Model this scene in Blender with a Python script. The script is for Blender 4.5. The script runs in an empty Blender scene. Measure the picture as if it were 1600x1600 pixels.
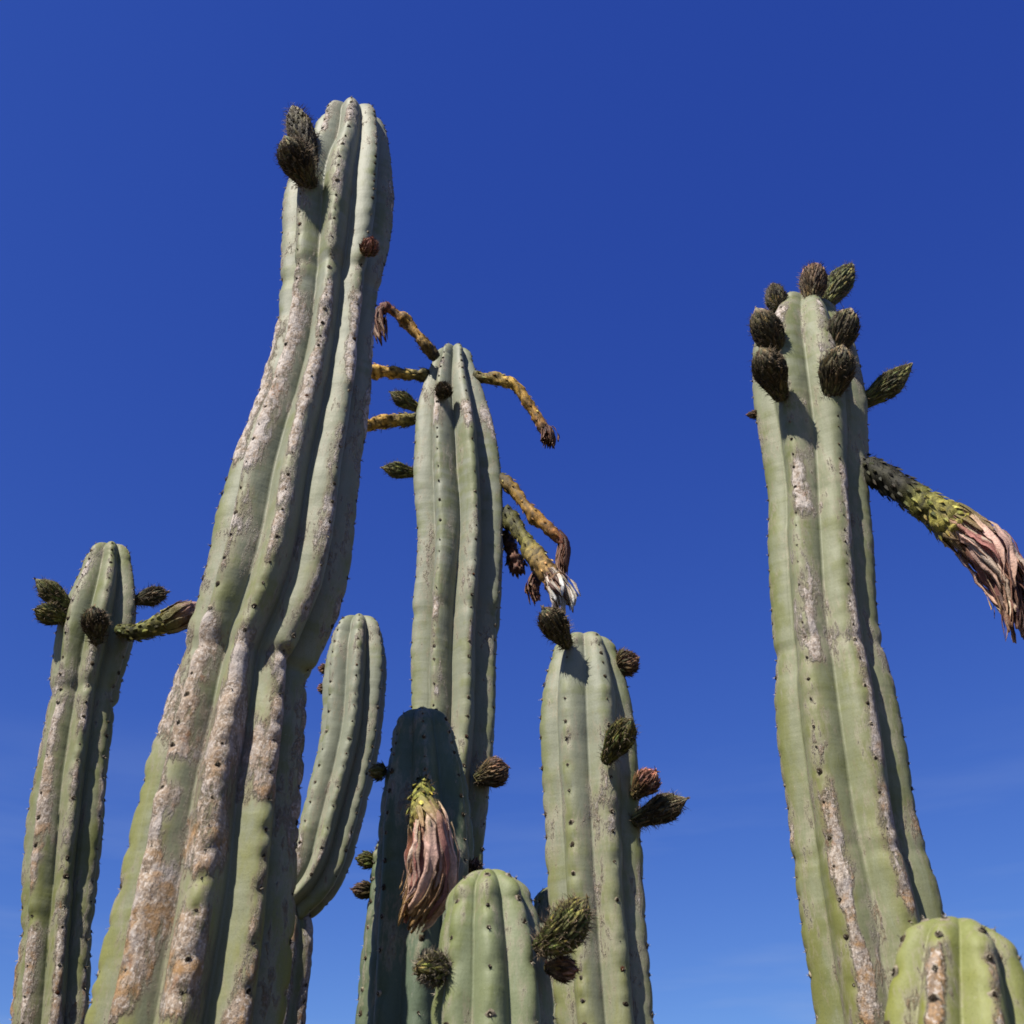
import bpy, math, random
import numpy as np

# ------------------------------------------------------------------ camera, sky, sun, exposure
sc = bpy.context.scene
CAM_Z = 1.6
PITCH = math.radians(35.0)
FOV = math.radians(50.0)
FPX = 800.0 / math.tan(FOV / 2)          # focal length in photograph pixels (1600 wide)
cam = bpy.data.cameras.new('camera')
cam_o = bpy.data.objects.new('camera', cam)
sc.collection.objects.link(cam_o)
cam_o.location = (0, 0, CAM_Z)
cam_o.rotation_euler = (math.radians(90) + PITCH, 0, 0)
cam.angle = FOV
cam.clip_start = 0.02
cam.clip_end = 3000
cam.dof.use_dof = True
cam.dof.focus_distance = 2.0
cam.dof.aperture_fstop = cam.lens / 1000 / 0.0024   # a phone lens: 2.4 mm opening
sc.camera = cam_o

SUN_EL = math.radians(51)
SUN_ROT = math.radians(220)              # clockwise from +Y: behind the camera, to the left
world = bpy.data.worlds.new('World')
sc.world = world
world.use_nodes = True
wn = world.node_tree
bg = wn.nodes['Background']
sky = wn.nodes.new('ShaderNodeTexSky')
sky.sky_type = 'NISHITA'
sky.sun_disc = False
sky.sun_elevation = SUN_EL
sky.sun_rotation = SUN_ROT
sky.air_density = 1.0
sky.dust_density = 0.0
sky.ozone_density = 4.0
sky.altitude = 1500
# the phone's colour response: a deep, saturated blue, applied evenly to the whole sky
sep = wn.nodes.new('ShaderNodeSeparateColor')
comb = wn.nodes.new('ShaderNodeCombineColor')
wn.links.new(sky.outputs[0], sep.inputs[0])
for i, (gain, power) in enumerate(((1.12, 1.34), (1.03, 1.20), (1.03, 0.67))):
    a = wn.nodes.new('ShaderNodeMath'); a.operation = 'MULTIPLY'; a.inputs[1].default_value = 0.1
    b = wn.nodes.new('ShaderNodeMath'); b.operation = 'POWER'; b.inputs[1].default_value = power
    c = wn.nodes.new('ShaderNodeMath'); c.operation = 'MULTIPLY'; c.inputs[1].default_value = gain * 10
    wn.links.new(sep.outputs[i], a.inputs[0]); wn.links.new(a.outputs[0], b.inputs[0])
    wn.links.new(b.outputs[0], c.inputs[0]); wn.links.new(c.outputs[0], comb.inputs[i])
# thin high cloud low in the sky, all the way round
wc = wn.nodes.new('ShaderNodeTexCoord')
wm = wn.nodes.new('ShaderNodeMapping'); wm.inputs['Scale'].default_value = (1.0, 1.0, 7.0)
wt = wn.nodes.new('ShaderNodeTexNoise'); wt.inputs['Scale'].default_value = 2.6; wt.inputs['Detail'].default_value = 5
wr = wn.nodes.new('ShaderNodeMapRange'); wr.inputs['From Min'].default_value = 0.46; wr.inputs['From Max'].default_value = 0.72; wr.inputs['To Max'].default_value = 0.55
ws = wn.nodes.new('ShaderNodeSeparateXYZ')
wz = wn.nodes.new('ShaderNodeMapRange'); wz.inputs['From Min'].default_value = 0.40; wz.inputs['From Max'].default_value = 0.14
wf = wn.nodes.new('ShaderNodeMath'); wf.operation = 'MULTIPLY'
wx = wn.nodes.new('ShaderNodeMix'); wx.data_type = 'RGBA'; wx.inputs[7].default_value = (3.4, 4.4, 6.9, 1)
wn.links.new(wc.outputs['Generated'], wm.inputs[0]); wn.links.new(wm.outputs[0], wt.inputs[0]); wn.links.new(wt.outputs[0], wr.inputs[0])
wn.links.new(wc.outputs['Generated'], ws.inputs[0]); wn.links.new(ws.outputs[2], wz.inputs[0])
wn.links.new(wr.outputs[0], wf.inputs[0]); wn.links.new(wz.outputs[0], wf.inputs[1])
wn.links.new(wf.outputs[0], wx.inputs[0]); wn.links.new(comb.outputs[0], wx.inputs[6])
wn.links.new(wx.outputs[2], bg.inputs[0])
bg.inputs[1].default_value = 0.05

sun = bpy.data.lights.new('sun', 'SUN')
sun.energy = 5.0
sun.angle = math.radians(0.53)
sun.color = (1.0, 0.93, 0.82)
sun_o = bpy.data.objects.new('sun', sun)
sc.collection.objects.link(sun_o)
# the lamp shines along -Z: point it away from the sun's place in the sky
from mathutils import Vector
sdir = Vector((math.sin(SUN_ROT) * math.cos(SUN_EL), math.cos(SUN_ROT) * math.cos(SUN_EL), math.sin(SUN_EL)))
sun_o.rotation_euler = sdir.to_track_quat('Z', 'Y').to_euler()
sun_o.location = (-6, -4, 9)

vs = sc.view_settings
vs.view_transform = 'Standard'
vs.look = 'None'
vs.exposure = 1.0
vs.gamma = 1.0
vs.use_curve_mapping = False
sc.cycles.filter_width = 1.7

# ------------------------------------------------------------------ helpers
rng = np.random.default_rng(7)
COL = sc.collection
CP, SP = math.cos(PITCH), math.sin(PITCH)


def at(px, py, Y):
    """a point at forward distance Y that stands where (px, py) is seen; also metres per pixel there"""
    cx = (px - 800) / FPX
    cy = (800 - py) / FPX
    fw = CP - SP * cy
    t = Y / fw
    return np.array((cx * t, Y, CAM_Z + (SP + CP * cy) * t)), t / FPX


def vnoise(p, scale=1.0, seed=0):
    """smooth value noise in -1..1 on an (n,3) array"""
    q = np.asarray(p, float) * scale + seed * 17.31
    i = np.floor(q).astype(np.int64)
    f = q - i
    f = f * f * (3 - 2 * f)
    out = np.zeros(len(q))
    for dx in (0, 1):
        for dy in (0, 1):
            for dz in (0, 1):
                h = (i[:, 0] + dx) * 374761393 + (i[:, 1] + dy) * 668265263 + (i[:, 2] + dz) * 2147483647 + seed * 974634
                h = (h ^ (h >> 13)) * 1274126177
                h = (h ^ (h >> 16)) & 0xFFFF
                w = (f[:, 0] if dx else 1 - f[:, 0]) * (f[:, 1] if dy else 1 - f[:, 1]) * (f[:, 2] if dz else 1 - f[:, 2])
                out += w * (h / 32767.5 - 1)
    return out


def unit(v):
    v = np.asarray(v, float)
    return v / (np.linalg.norm(v, axis=-1, keepdims=True) + 1e-12)


def build(name, verts, faces, mats, parent=None, smooth=True, attrs=None, colors=None, mat_ids=None, offset=None):
    """one mesh object from arrays; faces is a list of arrays of equal-sided polygons"""
    verts = np.asarray(verts, np.float32)
    if offset is not None:
        verts = verts - np.asarray(offset, np.float32)
    me = bpy.data.meshes.new(name)
    if not isinstance(faces, list):
        faces = [faces]
    faces = [np.asarray(f, np.int32) for f in faces if len(f)]
    loops = np.concatenate([f.ravel() for f in faces])
    sizes = np.concatenate([np.full(len(f), f.shape[1], np.int32) for f in faces])
    starts = np.concatenate(([0], np.cumsum(sizes)[:-1])).astype(np.int32)
    me.vertices.add(len(verts)); me.vertices.foreach_set('co', verts.ravel())
    me.loops.add(len(loops)); me.loops.foreach_set('vertex_index', loops)
    me.polygons.add(len(sizes)); me.polygons.foreach_set('loop_start', starts)
    me.polygons.foreach_set('use_smooth', np.full(len(sizes), bool(smooth)))
    if mat_ids is not None:
        me.polygons.foreach_set('material_index', np.asarray(mat_ids, np.int32))
    me.update(calc_edges=True)
    me.validate()
    for k, v in (attrs or {}).items():
        at_ = me.attributes.new(k, 'FLOAT', 'POINT')
        at_.data.foreach_set('value', np.asarray(v, np.float32))
    if colors is not None:
        ca = me.color_attributes.new('tint', 'FLOAT_COLOR', 'POINT')
        cc = np.ones((len(verts), 4), np.float32); cc[:, :3] = colors
        ca.data.foreach_set('color', cc.ravel())
    for m in (mats if isinstance(mats, (list, tuple)) else [mats]):
        me.materials.append(m)
    o = bpy.data.objects.new(name, me)
    COL.objects.link(o)
    if parent is not None:
        o.parent = parent
    return o


def thing(name, loc, label, cat, group=None):
    o = bpy.data.objects.new(name, None)
    o.empty_display_size = 0.1
    o.location = loc
    o['label'] = label
    o['category'] = cat
    if group:
        o['group'] = group
    COL.objects.link(o)
    return o


# ------------------------------------------------------------------ materials
def nodes(name):
    m = bpy.data.materials.new(name)
    m.use_nodes = True
    nt = m.node_tree
    return m, nt, nt.nodes['Principled BSDF']


def N(nt, kind, **kw):
    n = nt.nodes.new('ShaderNode' + kind)
    for k, v in kw.items():
        setattr(n, k, v)
    return n


def attr(nt, name):
    n = N(nt, 'Attribute'); n.attribute_name = name
    return n.outputs['Fac']


def noise(nt, vec, scale, detail=4, rough=0.55, stretch=None):
    if stretch is not None:
        mp = N(nt, 'Mapping'); mp.inputs['Scale'].default_value = stretch
        nt.links.new(vec, mp.inputs['Vector']); vec = mp.outputs[0]
    n = N(nt, 'TexNoise')
    n.inputs['Scale'].default_value = scale
    n.inputs['Detail'].default_value = detail
    n.inputs['Roughness'].default_value = rough
    nt.links.new(vec, n.inputs['Vector'])
    return n.outputs['Fac']


def ramp(nt, fac, lo, hi, a=0.0, b=1.0, smooth=True):
    n = N(nt, 'MapRange')
    n.interpolation_type = 'SMOOTHSTEP' if smooth else 'LINEAR'
    n.inputs['From Min'].default_value = lo
    n.inputs['From Max'].default_value = hi
    n.inputs['To Min'].default_value = a
    n.inputs['To Max'].default_value = b
    nt.links.new(fac, n.inputs['Value'])
    return n.outputs['Result']


def math_(nt, op, a, b):
    n = N(nt, 'Math', operation=op)
    for i, v in enumerate((a, b)):
        if isinstance(v, (int, float)):
            n.inputs[i].default_value = v
        else:
            nt.links.new(v, n.inputs[i])
    return n.outputs[0]


def mix(nt, fac, a, b):
    n = N(nt, 'Mix', data_type='RGBA')
    if isinstance(fac, (int, float)):
        n.inputs[0].default_value = fac
    else:
        nt.links.new(fac, n.inputs[0])
    for i, v in ((6, a), (7, b)):
        if isinstance(v, tuple):
            n.inputs[i].default_value = (*v, 1)
        else:
            nt.links.new(v, n.inputs[i])
    return n.outputs[2]


def skin_material(name, bloom, green, yellow, cork_tint=(0.66, 0.52, 0.39)):
    """waxy cactus skin: pale bloom, greener rib edges, yellowed old skin, corky scars along the ribs"""
    m, nt, bs = nodes(name)
    co = N(nt, 'TexCoord').outputs['Object']
    crest, cork, young, age = (attr(nt, k) for k in ('crest', 'cork', 'young', 'age'))
    big = noise(nt, co, 9, 3, 0.5, (1, 1, 0.45))
    mid = noise(nt, co, 42, 4, 0.6, (1, 1, 0.4))
    fine = noise(nt, co, 330, 3, 0.6)
    band = noise(nt, co, 60, 2, 0.5, (0.12, 0.12, 1.0))       # faint growth bands across the ribs
    # skin
    f = math_(nt, 'ADD', math_(nt, 'MULTIPLY', crest, 0.55), ramp(nt, big, 0.3, 0.7, -0.5, 0.5))
    f = math_(nt, 'ADD', f, ramp(nt, mid, 0.3, 0.7, -0.32, 0.32))
    f = math_(nt, 'ADD', f, ramp(nt, band, 0.35, 0.65, -0.24, 0.24))
    c = mix(nt, ramp(nt, f, 0.0, 0.9), bloom, green)
    c = mix(nt, math_(nt, 'MULTIPLY', age, ramp(nt, math_(nt, 'ADD', crest, ramp(nt, mid, .3, .7, -.3, .3)), 0.1, 0.9, 0.35, 0.9)), c, yellow)
    c = mix(nt, math_(nt, 'MULTIPLY', young, 0.75), c, (0.24, 0.27, 0.06))
    # dust, pores and rubbed streaks
    c = mix(nt, ramp(nt, noise(nt, co, 700, 2, 0.5), 0.52, 0.72, 0, 0.35), c, tuple(0.45 * a for a in green))
    c = mix(nt, ramp(nt, noise(nt, co, 34, 5, 0.7, (1, 1, 0.12)), 0.5, 0.72, 0, 0.45), c, tuple(min(1, 1.25 * a + 0.03) for a in bloom))
    # scuffs in the waxy bloom
    sc_ = ramp(nt, noise(nt, co, 120, 5, 0.7, (1, 1, 0.25)), 0.60, 0.72, 0, 0.45)
    c = mix(nt, sc_, c, tuple(0.8 * a + 0.1 for a in bloom))
    c = mix(nt, ramp(nt, noise(nt, co, 210, 4, 0.7), 0.66, 0.73, 0, 0.6), c, (0.58, 0.54, 0.44))
    dk = ramp(nt, noise(nt, co, 150, 5, 0.75), 0.70, 0.76, 0, 0.6)
    c = mix(nt, dk, c, (0.07, 0.06, 0.035))
    # cork
    n1 = noise(nt, co, 120, 5, 0.8, (1, 1, 0.3))
    n2 = noise(nt, co, 26, 3, 0.6, (1, 1, 0.35))
    k = math_(nt, 'ADD', cork, math_(nt, 'ADD', ramp(nt, n1, 0.25, 0.75, -0.62, 0.62, False), ramp(nt, n2, 0.3, 0.7, -0.5, 0.5, False)))
    mask = ramp(nt, k, 0.34, 0.80)
    halo = ramp(nt, k, -0.05, 0.45, 0, 0.7)
    mot = noise(nt, co, 160, 5, 0.75, (1, 1, 0.6))
    ck = mix(nt, ramp(nt, mot, 0.33, 0.66), (0.27, 0.19, 0.125), cork_tint)
    ck = mix(nt, ramp(nt, noise(nt, co, 260, 3, 0.6), 0.50, 0.64, 0, 0.85), ck, (0.92, 0.82, 0.72))
    ck = mix(nt, ramp(nt, noise(nt, co, 17, 3, 0.6), 0.52, 0.66, 0, 0.75), ck, (0.66, 0.60, 0.57))
    ck = mix(nt, ramp(nt, noise(nt, co, 23, 4, 0.65, (1, 1, .8)), 0.61, 0.72, 0, 0.8), ck, (0.46, 0.21, 0.07))
    crack = noise(nt, co, 130, 4, 0.7, (0.45, 0.45, 1.7))
    ck = mix(nt, ramp(nt, crack, 0.62, 0.70, 0, 0.75), ck, (0.10, 0.065, 0.04))
    ck = mix(nt, math_(nt, 'MULTIPLY', ramp(nt, age, 0.25, 0.8, 1.0, 0.15), ramp(nt, noise(nt, co, 95, 5, 0.75), 0.40, 0.62, 0.0, 0.9)), ck, (0.92, 0.84, 0.77))
    ck = mix(nt, math_(nt, 'MULTIPLY', ramp(nt, age, 0.5, 0.9), ramp(nt, noise(nt, co, 31, 4, 0.65), 0.48, 0.64, 0, 0.8)), ck, (0.52, 0.30, 0.12))
    c = mix(nt, halo, c, mix(nt, ramp(nt, n2, 0.4, 0.6), (0.30, 0.25, 0.15), (0.45, 0.41, 0.30)))
    c = mix(nt, mask, c, ck)
    hs = N(nt, 'HueSaturation'); hs.inputs['Value'].default_value = 0.5
    nt.links.new(c, hs.inputs['Color']); nt.links.new(hs.outputs[0], bs.inputs['Base Color'])
    nt.links.new(ramp(nt, mask, 0, 1, 0.60, 0.9), bs.inputs['Roughness'])
    nt.links.new(ramp(nt, mask, 0, 1, 0.27, 0.2), bs.inputs['Specular IOR Level'])
    # fine relief
    h = math_(nt, 'MULTIPLY', mask, math_(nt, 'ADD', math_(nt, 'MULTIPLY', n1, 0.9), math_(nt, 'MULTIPLY', mot, 1.3)))
    h = math_(nt, 'ADD', h, math_(nt, 'MULTIPLY', fine, 0.06))
    h = math_(nt, 'ADD', h, math_(nt, 'MULTIPLY', mid, 0.35))
    h = math_(nt, 'ADD', h, math_(nt, 'MULTIPLY', band, 0.25))
    bp = N(nt, 'Bump'); bp.inputs['Strength'].default_value = 0.8; bp.inputs['Distance'].default_value = 0.004
    nt.links.new(h, bp.inputs['Height']); nt.links.new(bp.outputs[0], bs.inputs['Normal'])
    return m


def tint_material(name, rough=0.65, spec=0.3, var=0.25, bump=0.0, transl=0.0, gain=0.5):
    m, nt, bs = nodes(name)
    a = N(nt, 'Attribute'); a.attribute_name = 'tint'
    co = N(nt, 'TexCoord').outputs['Object']
    n = noise(nt, co, 240, 4, 0.6)
    hsv = N(nt, 'HueSaturation')
    nt.links.new(a.outputs['Color'], hsv.inputs['Color'])
    nt.links.new(ramp(nt, n, 0.3, 0.7, gain * (1 - var), gain * (1 + var)), hsv.inputs['Value'])
    nt.links.new(hsv.outputs[0], bs.inputs['Base Color'])
    bs.inputs['Roughness'].default_value = rough
    bs.inputs['Specular IOR Level'].default_value = spec
    if bump:
        bp = N(nt, 'Bump'); bp.inputs['Strength'].default_value = bump; bp.inputs['Distance'].default_value = 0.002
        nt.links.new(noise(nt, co, 420, 4, 0.6), bp.inputs['Height']); nt.links.new(bp.outputs[0], bs.inputs['Normal'])
    if transl:
        tr = N(nt, 'BsdfTranslucent'); nt.links.new(hsv.outputs[0], tr.inputs['Color'])
        ms = N(nt, 'MixShader'); ms.inputs[0].default_value = transl
        out = nt.nodes['Material Output']
        nt.links.new(bs.outputs[0], ms.inputs[1]); nt.links.new(tr.outputs[0], ms.inputs[2])
        nt.links.new(ms.outputs[0], out.inputs['Surface'])
    return m


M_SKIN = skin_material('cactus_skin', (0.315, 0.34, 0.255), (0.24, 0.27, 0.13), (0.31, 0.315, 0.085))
M_SKIN_BLUE_SHADED = skin_material('cactus_skin_bluish_shaded', (0.15, 0.205, 0.135), (0.115, 0.165, 0.09), (0.13, 0.17, 0.08))  # bluer skin, also darkened in colour for the columns standing in shade
M_SKIN_OLIVE = skin_material('cactus_skin_olive', (0.285, 0.31, 0.20), (0.215, 0.245, 0.10), (0.235, 0.245, 0.065), (0.66, 0.57, 0.48))
M_SKIN_FRESH = skin_material('cactus_skin_fresh', (0.265, 0.31, 0.18), (0.215, 0.255, 0.10), (0.225, 0.25, 0.065), (0.55, 0.34, 0.17))
M_SKIN_LIME = skin_material('cactus_skin_lime', (0.29, 0.32, 0.12), (0.25, 0.275, 0.06), (0.28, 0.29, 0.05), (0.62, 0.38, 0.18))
M_AREOLE = tint_material('areole_felt', 0.9, 0.1, 0.4, 0.6)
M_SCALE = tint_material('bud_scales', 0.65, 0.18, 0.35, 0.4, gain=0.62)
M_HAIR = tint_material('woolly_hair', 0.8, 0.15, 0.2)
M_PETAL = tint_material('wilted_petal', 0.55, 0.35, 0.2, 0.6, 0.4, 0.85)


def ground_material():
    m, nt, bs = nodes('dry_soil')
    co = N(nt, 'TexCoord').outputs['Object']
    a = noise(nt, co, 0.35, 5, 0.6); b = noise(nt, co, 7, 6, 0.65); d = noise(nt, co, 55, 4, 0.6)
    c = mix(nt, ramp(nt, a, 0.35, 0.65), (0.060, 0.047, 0.035), (0.095, 0.078, 0.058))
    c = mix(nt, ramp(nt, b, 0.45, 0.7, 0, 0.6), c, (0.04, 0.032, 0.024))
    c = mix(nt, ramp(nt, d, 0.6, 0.7, 0, 0.4), c, (0.20, 0.18, 0.15))
    nt.links.new(c, bs.inputs['Base Color']); bs.inputs['Roughness'].default_value = 0.95
    bp = N(nt, 'Bump'); bp.inputs['Strength'].default_value = 0.7; bp.inputs['Distance'].default_value = 0.03
    nt.links.new(math_(nt, 'ADD', b, math_(nt, 'MULTIPLY', d, 0.3)), bp.inputs['Height'])
    nt.links.new(bp.outputs[0], bs.inputs['Normal'])
    return m


# ------------------------------------------------------------------ ground
def make_ground():
    rad = np.concatenate((np.linspace(0.15, 8, 50), np.geomspace(9, 1500, 26)))
    na = 96
    th = np.linspace(0, 2 * np.pi, na, endpoint=False)
    R, T = np.meshgrid(rad, th, indexing='ij')
    P = np.stack((R * np.cos(T), 1.5 + R * np.sin(T), np.zeros_like(R)), -1).reshape(-1, 3)
    P[:, 2] = -0.02 + 0.03 * vnoise(P, 1.3, 3) * np.clip(8 / np.maximum(R.ravel(), 8), 0, 1) + 0.012 * vnoise(P, 5, 4)
    i = np.arange(len(rad) - 1)[:, None] * na; j = np.arange(na)[None]; j2 = (j + 1) % na
    F = np.stack((i + j, i + na + j, i + na + j2, i + j2), -1).reshape(-1, 4)
    P = np.vstack((P, [[0, 1.5, -0.02]]))
    C = np.stack((np.full(na, len(P) - 1), np.arange(na), (np.arange(na) + 1) % na), -1)
    o = build('ground', P, [F, C], ground_material())
    o['kind'] = 'structure'


make_ground()


# ------------------------------------------------------------------ cactus columns
class Stem:
    pass


def gauss_smooth(a, sig):
    r = int(sig * 3) + 1
    k = np.exp(-0.5 * (np.arange(-r, r + 1) / sig) ** 2); k /= k.sum()
    if a.ndim == 1:
        a = a[:, None]
        return np.convolve(np.pad(a[:, 0], r, mode='reflect', reflect_type='odd'), k, 'valid')
    return np.stack([np.convolve(np.pad(a[:, i], r, mode='reflect', reflect_type='odd'), k, 'valid') for i in range(a.shape[1])], 1)


def make_stem(root, name, apex, edges, Y, ribs, phi, mat, depth=0.22, sharp=1.7, twist=0.0, corks=(), seed=0,
              age=(1600, 900), young_len=0.05, spacing=0.027, pit=0.0016, visible=1700, base_point=None, dome_p=2.2,
              rise=None, M=22, ds=0.006, fat=1.03, speck=0.0, areole_size=1.0, white=0.5, pinch=(), edge=0.36):
    """a ribbed column. edges: (y, left, right[, Y]) as seen, from the shoulder down; it runs on to the ground"""
    r_ = np.random.default_rng(100 + seed)
    pts, rad, ys = [], [], []
    for e in edges:
        y, l, r = e[:3]
        yy = e[3] if len(e) > 3 else Y
        p, mpp = at((l + r) / 2, y, yy)
        pts.append(p); rad.append((r - l) / 2 * mpp * fat); ys.append(y)
    pts = np.array(pts); rad = np.array(rad); ys = np.array(ys, float)
    if base_point is None:
        d = pts[-1] - pts[-min(4, len(pts))]
        d = d / max(1e-6, -d[2])
        h = pts[-1][2]
        base_point = pts[-1] + np.array((d[0] * h * 0.5, d[1] * h * 0.5, -h - 0.06))
        base_r = rad[-1] * 0.97
    else:
        base_point = np.array(base_point); base_r = rad[-1] * 0.8
    pts = np.vstack((pts, base_point)); rad = np.append(rad, base_r); ys = np.append(ys, ys[-1] + 400)
    # bottom -> top
    pts, rad, ys = pts[::-1], rad[::-1], ys[::-1]
    seg = np.concatenate(([0], np.cumsum(np.linalg.norm(np.diff(pts, axis=0), axis=1))))
    n = int(seg[-1] / 0.003)
    s = np.linspace(0, seg[-1], n)
    C = np.stack([np.interp(s, seg, pts[:, i]) for i in range(3)], 1)
    Rr = np.interp(s, seg, rad); Yp = np.interp(s, seg, ys)
    step = s[1] - s[0]
    C = gauss_smooth(C, 0.022 / step); Rr = gauss_smooth(Rr, 0.014 / step)
    # dome
    Tt = unit(C[-1] - C[-12])
    top_edge = edges[0]
    _, mpp = at((top_edge[1] + top_edge[2]) / 2, top_edge[0], Y)
    ext = (top_edge[0] - apex) * mpp
    view = unit(C[-1] - np.array((0, 0, CAM_Z)))
    sin_e = abs(float(np.dot(view, Tt))); cos_e = math.sqrt(max(0.05, 1 - sin_e ** 2))
    R0 = Rr[-1]
    hd = math.sqrt(max(ext ** 2 - (R0 * 0.93 * sin_e) ** 2, (0.45 * R0) ** 2)) / cos_e
    if rise:
        hd = rise * R0
    # rings: coarse below the frame, fine above
    svis = np.interp(-visible, -ys, seg) if ys[0] > visible else 0.0
    lo = np.arange(0, svis, 0.03)
    hi = np.arange(svis, s[-1] - 1e-6, ds)
    u = np.sin(np.linspace(0, math.pi / 2, 30)) ** 1.0
    u = u[:-1]
    ss = np.concatenate((lo, hi, s[-1] + u * hd))
    sd = s[-1]
    dome = np.clip((ss - sd) / hd, 0, 1)
    axis = np.stack([np.interp(ss, s, C[:, i]) for i in range(3)], 1) + np.outer(dome * hd, Tt)
    rr = np.interp(ss, s, Rr)
    # let the taper below run into the dome
    rr = rr * (1 - dome ** dome_p) ** (1 / dome_p)
    tang = unit(np.gradient(axis, axis=0))
    A = np.array((0, -1.0, 0)) - tang * (tang @ np.array((0, -1.0, 0)))[:, None]
    A = unit(A)
    B = np.cross(A, tang); B = unit(B)                 # points to the right of the picture
    if B[len(B) // 2][0] < 0:
        B = -B
    ns, na = len(ss), ribs * M
    j = np.arange(na)
    psi = j / M                                        # rib coordinate, crest at integers
    k = np.round(psi).astype(int) % ribs
    p = 2 * (psi - np.round(psi))                      # -1..1 across a rib
    th = math.radians(phi) + 2 * np.pi * psi[None, :] / ribs + twist * (ss[:, None] - sd) + 0.02 * np.sin(ss * 3.1 + seed)[:, None]
    # rib individuality
    ribamp = np.zeros((ns, ribs)); valamp = np.zeros((ns, ribs))
    for q in range(ribs):
        zz = np.stack((ss * 1.0, np.full(ns, q * 3.7), np.full(ns, seed * 1.9)), 1)
        ribamp[:, q] = 0.026 * vnoise(zz, 5, seed) + 0.008 * vnoise(zz, 17, seed + 1)
        valamp[:, q] = 1 + 0.22 * vnoise(zz, 5, seed + 2)
    # areoles along each crest
    are = []
    bump = np.zeros((ns, na))
    for q in range(ribs):
        x = ss[-1] - r_.uniform(0.006, 0.02)
        amp_q = []
        while x > svis:
            dtop = ss[-1] - x
            are.append((q, x))
            amp_q.append(x)
            x -= spacing * (0.45 + 0.55 * min(1, dtop / 0.12)) * r_.uniform(0.65, 1.4) * (1 + 0.35 * np.clip((np.interp(x, seg, ys) - 900) / 500, 0, 1))
        amp_q = np.array(amp_q)
        cols = np.where(k == q)[0]
        arc = p[cols] * (math.pi / ribs)
        ii = np.searchsorted(-amp_q, -ss).clip(1, len(amp_q) - 1)
        da = np.minimum(np.abs(ss - amp_q[ii]), np.abs(ss - amp_q[ii - 1]))
        gap = np.maximum(np.abs(amp_q[ii] - amp_q[ii - 1]), 1e-4)
        swell = np.sin(np.clip(da / gap * 2, 0, 1) * math.pi / 2)             # ribs swell between areoles
        oldness = np.clip((np.interp(ss, seg, ys) - 700) / 700, 0.25, 1.0)
        for c_, a_ in zip(cols, arc):
            across = np.abs(a_) * rr
            bump[:, c_] += 0.0006 * swell * np.exp(-(across / 0.014) ** 2)
            bump[:, c_] -= pit * oldness * 1.9 * np.exp(-(across / (0.0050 + 0.0015 * oldness)) ** 2 - (da / (0.0040 + 0.0015 * oldness)) ** 2)
    ypx0 = np.interp(ss, seg, ys)
    for (yy_, a_, w_) in pinch:                        # where one year's growth stopped and the next set in
        for q in range(ribs):
            y_q = yy_ + r_.uniform(-9, 9)
            dlt = ypx0 - y_q
            ribamp[:, q] += -a_ * np.exp(-(dlt / w_) ** 2) + 0.45 * a_ * np.exp(-((dlt + 2.2 * w_) / (1.6 * w_)) ** 2)
    amp = ribamp[:, k]
    wave = np.abs(p)[None, :]
    flank = (np.sqrt(wave ** 2 + edge ** 2) - edge) / (math.sqrt(1 + edge ** 2) - edge)   # rounded edge, flat flanks, narrow valley
    rho = 1 + amp * (1 - 0.6 * wave) - depth * valamp[:, k] * flank
    fade = np.clip(rr / (0.25 * R0), 0, 1)[:, None]
    rho = 1 + (rho - 1) * (0.7 + 0.3 * fade)
    rads = rr[:, None] * rho + bump * np.clip(rr / (0.5 * R0), 0, 1)[:, None]
    V = axis[:, None, :] + rads[..., None] * (np.cos(th)[..., None] * A[:, None] + np.sin(th)[..., None] * B[:, None])
    flat = V.reshape(-1, 3)
    nrm = (np.cos(th)[..., None] * A[:, None] + np.sin(th)[..., None] * B[:, None]).reshape(-1, 3)
    lump = 0.0016 * vnoise(flat, 26, seed) + 0.0007 * vnoise(flat, 75, seed + 5)
    # cork mask: patches run along rib edges
    ypix = np.interp(ss, seg, ys)
    ypix = np.where(ss > sd, top_edge[0] - (ss - sd) / hd * (top_edge[0] - apex), ypix)
    cork = np.zeros((ns, na))
    for cp in corks:
        q, y0, y1, w, st = cp[:5]
        off = cp[5] if len(cp) > 5 else 0.0
        along = np.clip(np.minimum((ypix - y0) / 28, (y1 - ypix) / 28), 0, 1)
        zz = np.stack((ss, np.full(ns, q * 1.7), np.full(ns, y0 * .01)), 1)
        ww = w * (0.8 + 0.5 * vnoise(zz, 14, seed + 9)) + 1e-3
        oo = off + 0.14 * vnoise(zz, 9, seed + 8)
        rel = psi[None, :] - (q % ribs) - oo[:, None] / 2
        rel = (rel + ribs / 2) % ribs - ribs / 2
        prof = np.clip(1.35 - np.abs(2 * rel) / ww[:, None], 0, 1)
        cork = np.maximum(cork, along[:, None] * prof * st)
    if speck:
        cork = np.maximum(cork, speck * np.clip(1.2 - wave * 2.2, 0, 1))
    lump = lump + np.clip(cork.ravel() - 0.35, 0, 1) * (0.0016 + 0.0016 * vnoise(flat, 140, seed + 3) + 0.0018 * vnoise(flat * np.array((1, 1, .6)), 70, seed + 4))
    flat = flat + nrm * lump[:, None]
    apexp = axis[-1] + Tt * hd * (1 - u[-1]) * 0.3
    flat = np.vstack((flat, apexp))
    i = np.arange(ns - 1)[:, None] * na; jj = np.arange(na)[None]; j2 = (jj + 1) % na
    F = np.stack((i + jj, i + j2, i + na + j2, i + na + jj), -1).reshape(-1, 4)
    top = (ns - 1) * na
    Ftop = np.stack((top + np.arange(na), top + (np.arange(na) + 1) % na, np.full(na, len(flat) - 1)), -1)
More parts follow.
